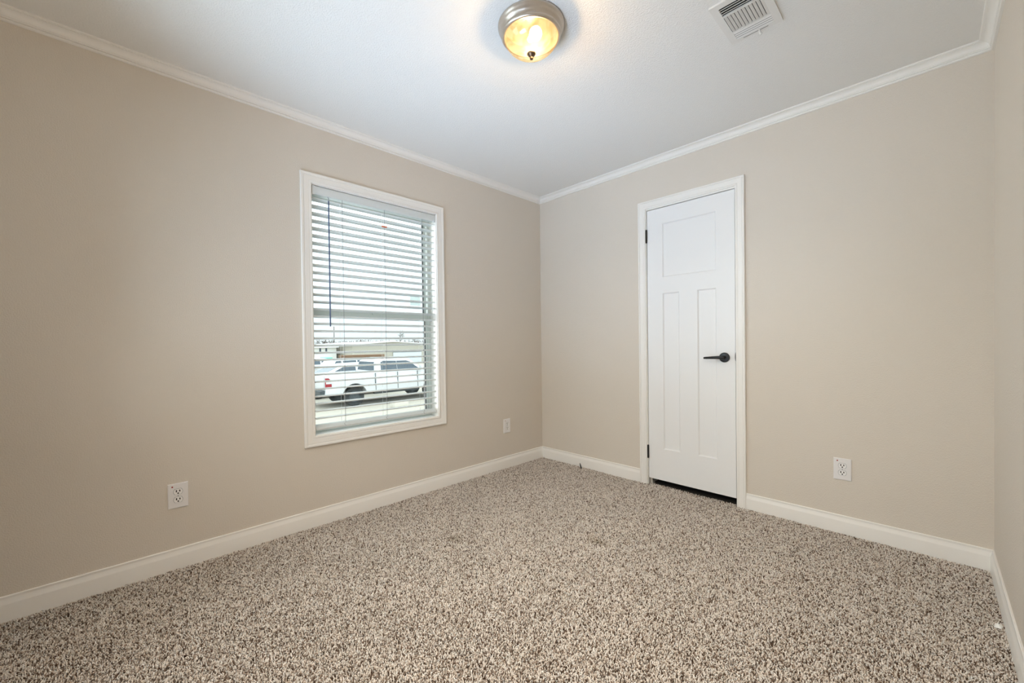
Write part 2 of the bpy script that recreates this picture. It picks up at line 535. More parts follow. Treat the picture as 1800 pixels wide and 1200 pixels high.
MB().box((bx + 0.0275, 1.288, Z_TOP - 2 * SP - 0.004), (bx + 0.0285, 1.325, Z_TOP - 2 * SP + 0.006)).build('tag', M_ORANGE, blind, bc, smooth=0)['label'] = 'orange paper tag'

# ------------------------------------------------------------------ door
dc = ((DX0 + DX1) / 2, L, FZ)
door = thing('door_1', dc, 'white three panel closet door with black lever and hinges', 'door', kind='structure')
fb = lambda u, v, t: (u, L - t, v)
casing(DX0 - 0.005, DX1 + 0.0005, FZ, DZ1 + 0.010, casing_profile(0.0560), fb, bottom=False).build('casing', M_TRIM, door, dc, smooth=28)
m = MB()
m.box((DX0 - JW, L + 0.0, FZ), (DX0, L + WT, DZ1)); m.box((DX1, L + 0.0, FZ), (DX1 + JW, L + WT, DZ1))
m.box((DX0 - JW, L + 0.0, DZ1), (DX1 + JW, L + WT, DZ1 + JW))
m.box((DX0, L + 0.043, FZ), (DX0 + 0.010, L + 0.08, DZ1)); m.box((DX1 - 0.010, L + 0.043, FZ), (DX1, L + 0.08, DZ1))
m.box((DX0, L + 0.043, DZ1 - 0.010), (DX1, L + 0.08, DZ1))
m.build('jamb', M_TRIM, door, dc, smooth=0)
SX0, SX1, SZ0, SZ1 = 1.0742, 1.6775, 0.046, 2.0505
YF = L + 0.003
PANELS = [(1.191, 1.562, 1.5435, 1.936), (1.191, 1.313, 0.278, 1.426), (1.4385, 1.562, 0.278, 1.426)]
def slab_mesh():
    xs = sorted({SX0, SX1} | {p for q in PANELS for p in q[:2]})
    zs = sorted({SZ0, SZ1} | {p for q in PANELS for p in q[2:]})
    mb = MB()
    def inside(x, z):
        return any(a < x < b and c < z < d for a, b, c, d in PANELS)
    for i in range(len(xs) - 1):
        for j in range(len(zs) - 1):
            a, b, c, d = xs[i], xs[i + 1], zs[j], zs[j + 1]
            if not inside((a + b) / 2, (c + d) / 2):
                mb.add([(a, YF, c), (b, YF, c), (b, YF, d), (a, YF, d)], [(0, 1, 2, 3)])
    for (a, b, c, d) in PANELS:                      # sloped sticking, then the recessed flat panel
        k, y2 = 0.0075, YF + 0.0085
        o = [(a, YF, c), (b, YF, c), (b, YF, d), (a, YF, d)]
        q = [(a + k, y2, c + k), (b - k, y2, c + k), (b - k, y2, d - k), (a + k, y2, d - k)]
        mb.add(o + q, [(i, (i + 1) % 4, (i + 1) % 4 + 4, i + 4) for i in range(4)] + [(4, 5, 6, 7)])
    y3 = YF + 0.035
    e = [(SX0, YF, SZ0), (SX1, YF, SZ0), (SX1, YF, SZ1), (SX0, YF, SZ1)]
    g = [(p[0], y3, p[2]) for p in e]
    mb.add(e + g, [(i, (i + 1) % 4, (i + 1) % 4 + 4, i + 4) for i in range(4)] + [(7, 6, 5, 4)])
    return mb
slab = slab_mesh().build('slab', M_DOOR, door, dc, smooth=0, merge=True)
for z0 in (1.8145, 0.197):
    m = MB()
    x, y = SX0 - 0.0025, L - 0.0045
    m.lathe([(0.0, z0 - 0.004), (0.004, z0 - 0.003), (0.0062, z0), (0.0062, z0 + 0.094), (0.004, z0 + 0.097), (0.0, z0 + 0.098)], (x, y, 0), n=14, cap=False)
    m.box((x - 0.0015, y, z0 + 0.001), (x + 0.0015, L + 0.03, z0 + 0.093))
    m.build('hinge', M_BLACK, door, dc)
hx, hz = 1.612, 0.962
m = MB()
m.lathe([(0.0, YF - L + 0.001), (0.0325, YF - L + 0.001), (0.0325, -0.003), (0.030, -0.0075), (0.020, -0.0095), (0.0, -0.0095)], (hx, L, hz), 'y', 40, cap=False)
han = m.build('door_handle', M_BLACK, slab, dc, smooth=40)
m = MB()
m.lathe([(0.012, -0.008), (0.0115, -0.046), (0.0, -0.046)], (hx, L, hz), 'y', 20, cap=False)
m.tube([(hx + 0.012, L - 0.051, hz + 0.001), (hx - 0.005, L - 0.052, hz + 0.001), (hx - 0.05, L - 0.053, hz), (hx - 0.100, L - 0.050, hz - 0.003), (hx - 0.113, L - 0.047, hz - 0.004)],
       [0.0105, 0.0115, 0.0095, 0.0078, 0.0065], 14)
lev = m.build('lever', M_BLACK, slab, dc, smooth=50)
MB().tube([(SX1 + 0.003, L - 0.001, hz - 0.022), (SX1 + 0.003, L - 0.003, hz - 0.010), (SX1 + 0.003, L - 0.004, hz + 0.006), (SX1 + 0.003, L - 0.003, hz + 0.022), (SX1 + 0.003, L - 0.001, hz + 0.034)],
          [0.001, 0.0028, 0.0032, 0.0028, 0.001], 8).build('strike_plate', M_BLACK, door, dc)

# ------------------------------------------------------------------ carpet pile
def carpet():
    s = 0.0046
    xs = np.arange(0.014, W - 0.013, s)
    ys = np.arange(Y0 + 0.012, L - 0.011, s * 0.95)
    X, Y = np.meshgrid(xs, ys)
    X = (X + rng.uniform(-0.5, 0.5, X.shape) * s).ravel()
    Y = (Y + rng.uniform(-0.5, 0.5, Y.shape) * s).ravel()
    depth = (X - CAM[0]) * f_[0] + (Y - CAM[1]) * f_[1]
    k = depth > 0.75
    # a little pile runs into the doorway under the door
    X2 = rng.uniform(DX0 + 0.01, DX1 - 0.01, 900)
    Y2 = rng.uniform(L - 0.01, L + 0.03, 900)
    X, Y = np.concatenate([X[k], X2]), np.concatenate([Y[k], Y2])
    n = len(X)
    # lean of the yarn: random with a smooth drift, like brushed pile
    drift = 1.3 * np.sin(2.1 * X + 0.7) + 1.7 * np.sin(1.6 * Y + X)
    az = 0.3 * drift + rng.uniform(0, 2 * PI, n)
    lean = np.abs(rng.normal(0.0036, 0.0020, n))
    hgt = rng.uniform(0.0070, 0.0125, n) * (1 + 0.12 * np.sin(9 * X + 3 * np.sin(4 * Y)))
    r0 = rng.uniform(0.0016, 0.0024, n)
    base = np.stack([X, Y, np.full(n, FZ)], 1)
    dr = np.stack([np.cos(az), np.sin(az), np.zeros(n)], 1)
    up = np.array([0, 0, 1.0])
    c1 = base + dr * (lean * 0.35)[:, None] + up * (hgt * 0.62)[:, None]
    c2 = base + dr * lean[:, None] + up * hgt[:, None]
    cs = [base, c1, c2]
    rr = [r0 * 0.7, r0 * 1.1, r0 * 0.95]
    V = np.zeros((n, 9, 3))
    tw = rng.uniform(0, 2 * PI, n)
    for i in range(3):
        for j in range(3):
            a = tw + j * 2 * PI / 3 + i * 0.5
            V[:, i * 3 + j] = cs[i]
            V[:, i * 3 + j, 0] += rr[i] * np.cos(a)
            V[:, i * 3 + j, 1] += rr[i] * np.sin(a)
            V[:, i * 3 + j, 2] += rr[i] * 0.35 * np.sin(a + 1.0) * (i > 0)
    quads = [(i * 3 + j, i * 3 + (j + 1) % 3, i * 3 + 3 + (j + 1) % 3, i * 3 + 3 + j) for i in range(2) for j in range(3)]
    idx = []
    for q in quads:
        idx += list(q)
    idx += [6, 7, 8]
    nl = len(idx)
    off = (np.arange(n) * 9)[:, None]
    loops = (np.array(idx)[None, :] + off).astype(np.int32).ravel()
    starts = (np.array([0, 4, 8, 12, 16, 20, 24])[None, :] + (np.arange(n) * nl)[:, None]).astype(np.int32).ravel()
    me = bpy.data.meshes.new('carpet')
    me.vertices.add(n * 9)
    me.vertices.foreach_set('co', V.astype(np.float32).ravel())
    me.loops.add(n * nl)
    me.loops.foreach_set('vertex_index', loops)
    me.polygons.add(n * 7)
    me.polygons.foreach_set('loop_start', starts)
    at = me.attributes.new('tuft', 'FLOAT', 'POINT')
    tone = np.repeat(rng.uniform(0, 1, n), 9)
    at.data.foreach_set('value', tone.astype(np.float32))
    me.update(calc_edges=True)
    me.materials.append(M_CARPET)
    o = bpy.data.objects.new('carpet', me)
    COL.objects.link(o)
    return o
tag(carpet(), 'speckled beige and brown twisted pile carpet covering the floor', 'carpet', kind='stuff')

# ------------------------------------------------------------------ ceiling light
lc = (1.3767, 1.2859, H)
lamp = thing('ceiling_light', lc, 'round nickel flush ceiling light with glowing amber glass bowl', 'lamp')
m = MB()
m.lathe([(0.0, 0.0), (0.139, 0.0), (0.141, -0.003), (0.1405, -0.010), (0.136, -0.014), (0.134, -0.020), (0.130, -0.028), (0.124, -0.033),
         (0.1235, -0.037), (0.1265, -0.040), (0.1265, -0.046), (0.121, -0.051), (0.117, -0.0525), (0.113, -0.051), (0.112, -0.044), (0.112, -0.008), (0.0, -0.006)],
        lc, n=72, cap=False)
m.build('canopy', M_NICKEL, lamp, lc, smooth=50)
def bowl_material():
    m = bpy.data.materials.new('amber_swirl_glass')
    m.use_nodes = True
    n, l = m.node_tree.nodes, m.node_tree.links
    n.clear()
    t = n.new('ShaderNodeTexCoord')
    w = n.new('ShaderNodeTexNoise')
    w.inputs['Scale'].default_value = 16.0
    w.inputs['Detail'].default_value = 3.0
    w.inputs['Distortion'].default_value = 2.2
    cr = n.new('ShaderNodeValToRGB')
    cr.color_ramp.elements[0].position, cr.color_ramp.elements[0].color = 0.35, (0.95, 0.80, 0.55, 1)
    cr.color_ramp.elements[1].position, cr.color_ramp.elements[1].color = 0.7, (1.0, 0.93, 0.80, 1)
    tl = n.new('ShaderNodeBsdfTranslucent')
    df = n.new('ShaderNodeBsdfDiffuse')
    tr = n.new('ShaderNodeBsdfTransparent')
    tr.inputs[0].default_value = (1.0, 0.88, 0.66, 1)
    gl = n.new('ShaderNodeBsdfGlossy')
    gl.inputs['Roughness'].default_value = 0.12
    m1, m2, m3 = (n.new('ShaderNodeMixShader') for _ in range(3))
    m1.inputs[0].default_value = 0.25
    m2.inputs[0].default_value = 0.965
    m3.inputs[0].default_value = 0.06
    o = n.new('ShaderNodeOutputMaterial')
    l.new(t.outputs['Object'], w.inputs['Vector'])
    l.new(w.outputs['Fac'], cr.inputs[0])
    l.new(cr.outputs[0], tl.inputs[0])
    l.new(cr.outputs[0], df.inputs[0])
    c2 = n.new('ShaderNodeValToRGB')
    c2.color_ramp.elements[0].position, c2.color_ramp.elements[0].color = 0.38, (0.88, 0.69, 0.43, 1)
    c2.color_ramp.elements[1].position, c2.color_ramp.elements[1].color = 0.56, (1.0, 0.90, 0.70, 1)
    l.new(w.outputs['Fac'], c2.inputs[0])
    l.new(c2.outputs[0], tr.inputs[0])
    l.new(tl.outputs[0], m1.inputs[1]); l.new(df.outputs[0], m1.inputs[2])
    l.new(m1.outputs[0], m2.inputs[1]); l.new(tr.outputs[0], m2.inputs[2])
    l.new(m2.outputs[0], m3.inputs[1]); l.new(gl.outputs[0], m3.inputs[2])
    l.new(m3.outputs[0], o.inputs[0])
    return m
prof = [(0.115, -0.047), (0.1135, -0.053)]
for a in np.linspace(0.15, PI / 2, 14):
    prof.append((0.1135 * math.cos(a) ** 0.85 if a < PI / 2 - 1e-6 else 0.001, -0.053 - 0.066 * math.sin(a) ** 1.25))
MB().lathe(prof, lc, n=72, cap=False).build('glass_bowl', bowl_material(), lamp, lc, smooth=60)
m = MB()
m.lathe([(0.0, -0.114), (0.018, -0.1145), (0.018, -0.1185), (0.0145, -0.1235), (0.0065, -0.128), (0.0055, -0.130), (0.0078, -0.134), (0.0068, -0.1395), (0.0, -0.142)],
        lc, n=24, cap=False)
m.build('finial', M_BRONZE, lamp, lc, smooth=50)
bulb_c = Vector((1.4141, 1.2701, H - 0.062))
m = MB()
ba = Vector((0.55, -0.22, -0.15)).normalized()
pts = [bulb_c + ba * t for t in (-0.055, -0.04, -0.02, 0.0, 0.014, 0.024, 0.029)]
m.tube(pts, [0.012, 0.013, 0.020, 0.027, 0.025, 0.015, 0.004], 20)
m.build('bulb', emit('bulb_glow', (1.0, 0.80, 0.50, 1), 15.0), lamp, lc, smooth=60)
ld = bpy.data.lights.new('bulb_light', 'POINT')
ld.energy = LAMP_POWER
ld.color = (1.0, 0.76, 0.48)
ld.shadow_soft_size = 0.03
lo_ = bpy.data.objects.new('bulb_light', ld)
COL.objects.link(lo_)
lo_.location = (1.3914, 1.2800, H - 0.094)

# ------------------------------------------------------------------ ceiling air vent
VX0, VX1, VY0, VY1 = 1.9328, 2.1300, 1.7434, 2.0264
vc = ((VX0 + VX1) / 2, (VY0 + VY1) / 2, H)
vent = thing('ceiling_vent', vc, 'white three bank ceiling air vent with damper lever', 'vent')
ix0, ix1 = 1.9604, 2.1024
banks = [(1.7720, 1.8253), (1.8332, 1.9446), (1.9535, 2.0057)]
zt, zb = H, H - 0.008
m = MB()
def ringbox(x0, x1, y0, y1, holes):
    ys = sorted({y0, y1} | {p for h in holes for p in h})
    m.box((x0, y0, zb), (ix0, y1, zt)); m.box((ix1, y0, zb), (x1, y1, zt))
    for a, b in zip(ys[:-1], ys[1:]):
        if not any(h[0] <= (a + b) / 2 <= h[1] for h in holes):
            m.box((ix0, a, zb), (ix1, b, zt))
ringbox(VX0, VX1, VY0, VY1, banks)
# bevelled outer lip
m.build('face_plate', M_VENT, vent, vc, bevel=0.0, smooth=0)
MB().box((ix0 - 0.002, banks[0][0] - 0.002, H - 0.0012), (ix1 + 0.002, banks[-1][1] + 0.002, H - 0.0004)).build('duct_shade', M_VENT_SHADE, vent, vc, smooth=0)  # dark sheet on the solid ceiling in place of the duct's shade
def blade(p0, p1, tiltdir, w=0.013, lean=0.75, th=0.0009):
    """thin slanted louvre between two points"""
    a, b, t = Vector(p0), Vector(p1), Vector(tiltdir)
    d = t * (w * math.sin(lean)) + Vector((0, 0, w * math.cos(lean) * 0.55))
    nrm = t * th + Vector((0, 0, 0.0006))
    mb = MB()
    vs = [a, a + d, b + d, b]
    mb.add([v for v in vs] + [v + nrm for v in vs], [(0, 1, 2, 3), (7, 6, 5, 4), (0, 4, 5, 1), (1, 5, 6, 2), (2, 6, 7, 3), (3, 7, 4, 0)])
    return mb
zl = H - 0.0085
for k in range(4):
    y = banks[0][0] + 0.010 + k * 0.0135
    blade((ix0, y, zl), (ix1, y, zl), (0, 1, 0), 0.0060, 0.1, 0.0022).build('louver', M_VENT, vent, vc, smooth=0)
for k in range(11):
    x = ix0 + 0.002 + k * 0.0130
    blade((x, banks[1][0], zl), (x, banks[1][1], zl), (1, 0, 0), 0.0108, 0.95).build('louver', M_VENT, vent, vc, smooth=0)
for k in range(4):
    y = banks[2][1] - 0.002 - k * 0.0135
    blade((ix0, y, zl), (ix1, y, zl), (0, -1, 0), 0.0075, 1.0).build('louver', M_VENT, vent, vc, smooth=0)
MB().box((1.9831, 2.0121, zb - 0.0006), (2.0788, 2.0141, zb + 0.0002)).build('lever_slot', M_VENT_SHADE, vent, vc, smooth=0)
m = MB()
m.tube([(2.0452, 2.0131, zb + 0.001), (2.0462, 2.0146, zb - 0.010), (2.0511, 2.0185, zb - 0.019)], [0.003, 0.0045, 0.006], 10)
m.build('damper_lever', M_VENT, vent, vc, bevel=0.0)

# ------------------------------------------------------------------ outlets
def outlet(name, fmap, c, label):
    """fmap(u, v, t): u to the right along the wall as seen, v up, t off the wall, about the plate centre"""
    loc = fmap(0, 0, 0)
    t = thing(name, loc, label, 'outlet', 'duplex wall outlets')
    pw, ph = 0.039, 0.060
    m = MB()
    a = [(-pw, -ph), (pw, -ph), (pw, ph), (-pw, ph)]
    k = 0.003
    b = [(-pw + k, -ph + k), (pw - k, -ph + k), (pw - k, ph - k), (-pw + k, ph - k)]
    m.add([fmap(u, v, 0) for u, v in a] + [fmap(u, v, 0.0035) for u, v in a] + [fmap(u, v, 0.006) for u, v in b],
          [(i, (i + 1) % 4, (i + 1) % 4 + 4, i + 4) for i in range(4)] + [(i + 4, (i + 1) % 4 + 4, (i + 1) % 4 + 8, i + 8) for i in range(4)] + [(8, 9, 10, 11), (3, 2, 1, 0)])
    plate = m.build('cover_plate', M_PLATE, t, loc, smooth=0)
    for s in (1, -1):
        cv = s * 0.0195
        n = 36
        out = []
        for i in range(n):
            an = 2 * PI * i / n
            out.append((0.0172 * math.cos(an), max(-0.0135, min(0.0135, 0.0172 * math.sin(an)))))
        rec = MB().prism(out, lambda p, q: fmap(p, cv + q, 0.005), lambda p, q: fmap(p, cv + q, 0.0075)).build('receptacle', M_RECEPT, t, loc, smooth=0)
        grv = [(p * 1.07, q * 1.08) for p, q in out]
        MB().prism(grv, lambda p, q: fmap(p, cv + q, 0.0055), lambda p, q: fmap(p, cv + q, 0.0062)).build('gap', M_CORD, rec, loc, smooth=0)
        for (u, hh) in ((-0.0064, 0.0052), (0.0064, 0.0044)):
            MB().prism([(u - 0.0021, -hh), (u + 0.0021, -hh), (u + 0.0021, hh), (u - 0.0021, hh)],
                       lambda p, q: fmap(p, cv + q + 0.0035, 0.007), lambda p, q: fmap(p, cv + q + 0.0035, 0.0079)).build('slot', M_SLOT, rec, loc, smooth=0)
        g = [(0.0034 * math.cos(2 * PI * i / 14), 0.0034 * math.sin(2 * PI * i / 14)) for i in range(14)]
        MB().prism(g, lambda p, q: fmap(p, cv + q - 0.0075, 0.007), lambda p, q: fmap(p, cv + q - 0.0075, 0.0079)).build('slot', M_SLOT, rec, loc, smooth=0)
    sc = [(0.0022 * math.cos(2 * PI * i / 14), 0.0022 * math.sin(2 * PI * i / 14)) for i in range(14)]
    MB().prism(sc, lambda p, q: fmap(p, q, 0.005), lambda p, q: fmap(p, q, 0.0075)).build('screw', M_CORD, t, loc, smooth=0)
    d = [(0.0034 * math.cos(2 * PI * i / 18), 0.0034 * math.sin(2 * PI * i / 18)) for i in range(18)]
    MB().prism(d, lambda p, q: fmap(p - 0.0215, q + 0.0455, 0.005), lambda p, q: fmap(p - 0.0215, q + 0.0455, 0.0066)).build('sticker', M_RED, t, loc, smooth=0)['label'] = 'small red dot sticker'
    return t
outlet('wall_outlet', lambda u, v, t: (t, 0.2000 + u, 0.3525 + v), None, 'large white duplex outlet low on the window wall, left of the window')
outlet('wall_outlet.001', lambda u, v, t: (t, 2.4115 + u, 0.3595 + v), None, 'white duplex outlet between the window and the room corner')
outlet('wall_outlet.002', lambda u, v, t: (2.2183 + u, L - t, 0.3535 + v), None, 'white duplex outlet on the door wall, right of the door')

# ------------------------------------------------------------------ small things on the carpet
m = MB()
m.tube([(0.486, 2.818, FZ), (0.483, 2.820, 0.006), (0.476, 2.822, 0.024), (0.470, 2.823, 0.040)], [0.0062, 0.0058, 0.005, 0.0032], 10)
tag(m.build('cable_stub', M_BLACK), 'short black cable end sticking up from the carpet by the baseboard', 'cable')
m = MB()
pc = Vector((2.737, 2.325, 0.004))
pp = [(2.728, 2.316, 0.001), (2.741, 2.314, 0.002), (2.746, 2.330, 0.004), (2.733, 2.336, 0.002), (2.736, 2.322, 0.011), (2.742, 2.327, 0.009), (2.731, 2.329, 0.007)]
m.add([pc + (Vector(p) - pc) * 1.35 + Vector((-0.004, 0, 0.001)) for p in pp],
      [(0, 1, 4), (1, 2, 5), (1, 5, 4), (2, 3, 6), (2, 6, 5), (3, 0, 6), (0, 4, 6), (4, 5, 6), (3, 2, 1, 0)])
tag(m.build('paper_scrap', M_PAPER, smooth=0), 'tiny crumpled white scrap on the carpet by the right baseboard', 'scrap')

# ================================================================== outside the window
M_GRAVEL = mat('pale_gravel', srgb(162, 155, 143), 0.95, spec=0.1, vary=(3.0, 0.10))
M_CARW = mat('white_car_paint', srgb(208, 209, 210), 0.3, coat=0.3)
M_CARGLASS = mat('dark_car_glass', srgb(54, 70, 82), 0.06, spec=0.8)
M_TIRE = mat('tire_rubber', srgb(30, 33, 34), 0.85)
M_RIM = mat('grey_alloy', srgb(70, 76, 80), 0.35, metal=0.5)
M_TAIL = mat('red_tail_light', srgb(150, 26, 38), 0.25)
M_DARK = mat('dark_plastic', srgb(44, 50, 52), 0.6)
M_SEAM = mat('panel_gap', srgb(90, 94, 96), 0.7)
M_SIDING = mat('cream_metal_siding', srgb(180, 175, 163), 0.6, vary=(0.3, 0.03))
M_ROOF = mat('pale_metal_roof', srgb(230, 230, 228), 0.5)
M_ROLL = mat('light_grey_door', srgb(205, 210, 214), 0.5)
M_WHITE_B = mat('white_siding', srgb(226, 226, 222), 0.6)
M_TEAL = mat('turquoise_paint', srgb(104, 178, 162), 0.5)
M_LUMBER = mat('weathered_lumber', srgb(132, 104, 82), 0.9, vary=(2.0, 0.15))
M_BARK = mat('grey_bark', srgb(96, 86, 78), 0.95, vary=(4.0, 0.2))
M_BLOCK = mat('concrete_block', srgb(206, 200, 188), 0.9)

tag(MB().box((-260, -160, GZ - 0.2), (-0.6, 240, GZ)).build('ground', M_GRAVEL, smooth=0), 'pale gravel lot outside the window', 'ground', kind='structure')

def arch(cx, r, z0, n=10):
    """outline points of a wheel arch from right to left"""
    a0 = math.asin(max(-1, min(1, z0)))
    return [(cx + r * math.cos(a), 0.36 + r * math.sin(a)) for a in np.linspace(a0, PI - a0, n)]

def wheel(parent, x, y, r=0.37, w=0.24, out=1):
    m = MB()
    m.lathe([(r * 0.6, -w / 2), (r * 0.93, -w / 2), (r, -w / 2 + 0.03), (r, w / 2 - 0.03), (r * 0.93, w / 2), (r * 0.6, w / 2)], (x, y, r), 'y', 32, cap=False)
    wh = m.build('wheel', M_TIRE, parent)
    MB().lathe([(0.0, out * w * 0.30), (r * 0.2, out * w * 0.36), (r * 0.5, out * w * 0.30), (r * 0.58, out * w * 0.46), (r * 0.63, out * w * 0.45), (r * 0.63, -out * w * 0.45), (0, -out * w * 0.4)],
               (x, y, r), 'y', 28, cap=False).build('rim', M_RIM, wh)

def side_panel(parent, name, pts, y, m_, th=0.012, taper=None):
    """flat panel on the car's flank; pts (x, z); taper(z) gives the half width"""
    s = 1 if y > 0 else -1
    h = (lambda z: abs(y)) if taper is None else taper
    return MB().prism(pts, lambda p, q: (p, s * (h(q) - 0.02), q), lambda p, q: (p, s * (h(q) + th), q)).build(name, m_, parent, smooth=0)

def cabin(pts, hw_at):
    mb = MB()
    return mb.prism(pts, lambda p, q: (p, -hw_at(q), q), lambda p, q: (p, hw_at(q), q))

def pickup(loc, rotz, label):
    t = thing('pickup_truck', loc, label, 'truck', rot=(0, 0, rotz))
    hw = 0.98
    low = 0.52
    body = [(0.02, low)] + [(0.62, low)] + [(1.17 - 0.50 * math.cos(a), 0.38 + 0.50 * math.sin(a)) for a in np.linspace(0.28, PI - 0.28, 11)]
    body += [(1.72, low), (4.10, low)] + [(4.72 - 0.50 * math.cos(a), 0.38 + 0.50 * math.sin(a)) for a in np.linspace(0.28, PI - 0.28, 11)]
    body += [(5.3, low), (5.62, 0.58), (5.66, 0.98), (5.55, 1.14), (4.25, 1.25), (2.05, 1.27), (2.02, 0.80), (0.10, 0.80), (0.06, 0.80)]
    cabin(body, lambda z: hw if z < 1.0 else hw - (z - 1.0) * 0.25).build('body', M_CARW, t, bevel=0.02)
    bedo = [(0.04, 0.70), (0.66, 0.70)] + [(1.17 - 0.50 * math.cos(a), 0.38 + 0.50 * math.sin(a)) for a in np.linspace(0.69, PI - 0.69, 9)] + [(1.68, 0.70), (2.0, 0.70), (2.0, 1.29), (0.04, 1.27)]
    for s in (-1, 1):
        MB().prism(bedo, lambda p, q: (p, s * (hw - 0.10), q), lambda p, q: (p, s * (hw - max(0, q - 1.0) * 0.2), q)).build('bed_side', M_CARW, t, bevel=0.012)
        side_panel(t, 'tail_light', [(0.035, 0.80), (0.27, 0.80), (0.27, 0.92), (0.24, 1.08), (0.16, 1.17), (0.035, 1.17)], s * (hw - 0.012), M_TAIL)
        side_panel(t, 'tail_light_lens', [(0.06, 0.95), (0.28, 0.95), (0.26, 1.03), (0.06, 1.03)], s * (hw - 0.006), M_CARW)
        for x in (2.03, 3.02, 3.98):
            side_panel(t, 'door_gap', [(x - 0.012, 0.56), (x + 0.012, 0.56), (x - 0.005, 1.26), (x - 0.025, 1.26)], s * (hw - 0.004), M_SEAM)
        for x in (2.9, 3.85):
            side_panel(t, 'door_pull', [(x - 0.12, 1.10), (x, 1.10), (x, 1.14), (x - 0.12, 1.14)], s * (hw - 0.02), M_CARW, 0.03)
        MB().box((1.95, s * (hw - 0.02) - 0.08, 0.42), (4.0, s * (hw - 0.02) + 0.08, 0.48)).build('running_board', M_DARK, t, bevel=0.01)
        MB().box((4.05, s * (hw + 0.10) - 0.09, 1.28), (4.17, s * (hw + 0.10) + 0.09, 1.5)).build('side_mirror', M_CARW, t, bevel=0.03)
    MB().box((0.0, -hw + 0.10, 0.72), (0.08, hw - 0.10, 1.28)).build('tailgate', M_CARW, t, bevel=0.015)
    MB().box((-0.14, -hw + 0.05, 0.52), (0.06, hw - 0.05, 0.70)).build('bumper', M_RIM, t, bevel=0.03)
    cabp = [(2.03, 1.2), (2.08, 1.66), (2.22, 1.80), (2.6, 1.86), (3.35, 1.855), (3.65, 1.80), (4.42, 1.24), (4.42, 1.2)]
    ch = lambda z: hw - 0.05 - max(0, z - 1.22) * 0.28
    cabin(cabp, ch).build('cab', M_CARW, t, bevel=0.03)
    for s in (-1, 1):
        side_panel(t, 'window', [(2.30, 1.29), (3.03, 1.29), (3.03, 1.72), (2.45, 1.74), (2.32, 1.68)], s, M_CARGLASS, 0.006, ch)
        side_panel(t, 'window', [(3.05, 1.29), (4.16, 1.29), (3.68, 1.66), (3.52, 1.715), (3.05, 1.72)], s, M_CARGLASS, 0.006, ch)
    MB().prism([(-0.78, 1.34), (0.78, 1.34), (0.68, 1.70), (-0.68, 1.70)], lambda p, q: (2.02 + (q - 1.2) * 0.09, p, q), lambda p, q: (2.07 + (q - 1.2) * 0.09, p, q)).build('window', M_CARGLASS, t, smooth=0)
    MB().prism([(-0.80, 1.30), (0.80, 1.30), (0.70, 1.74), (-0.70, 1.74)], lambda p, q: (4.36 - (q - 1.28) * 1.375, p, q), lambda p, q: (4.40 - (q - 1.28) * 1.375, p, q)).build('windshield', M_CARGLASS, t, smooth=0)
    for x in (1.17, 4.72):
        for s in (-1, 1):
            wheel(t, x, s * (hw - 0.16), 0.385, 0.26, s)
    MB().box((0.3, -0.4, 0.42), (5.2, 0.4, 0.7)).build('chassis', M_DARK, t)
    return t

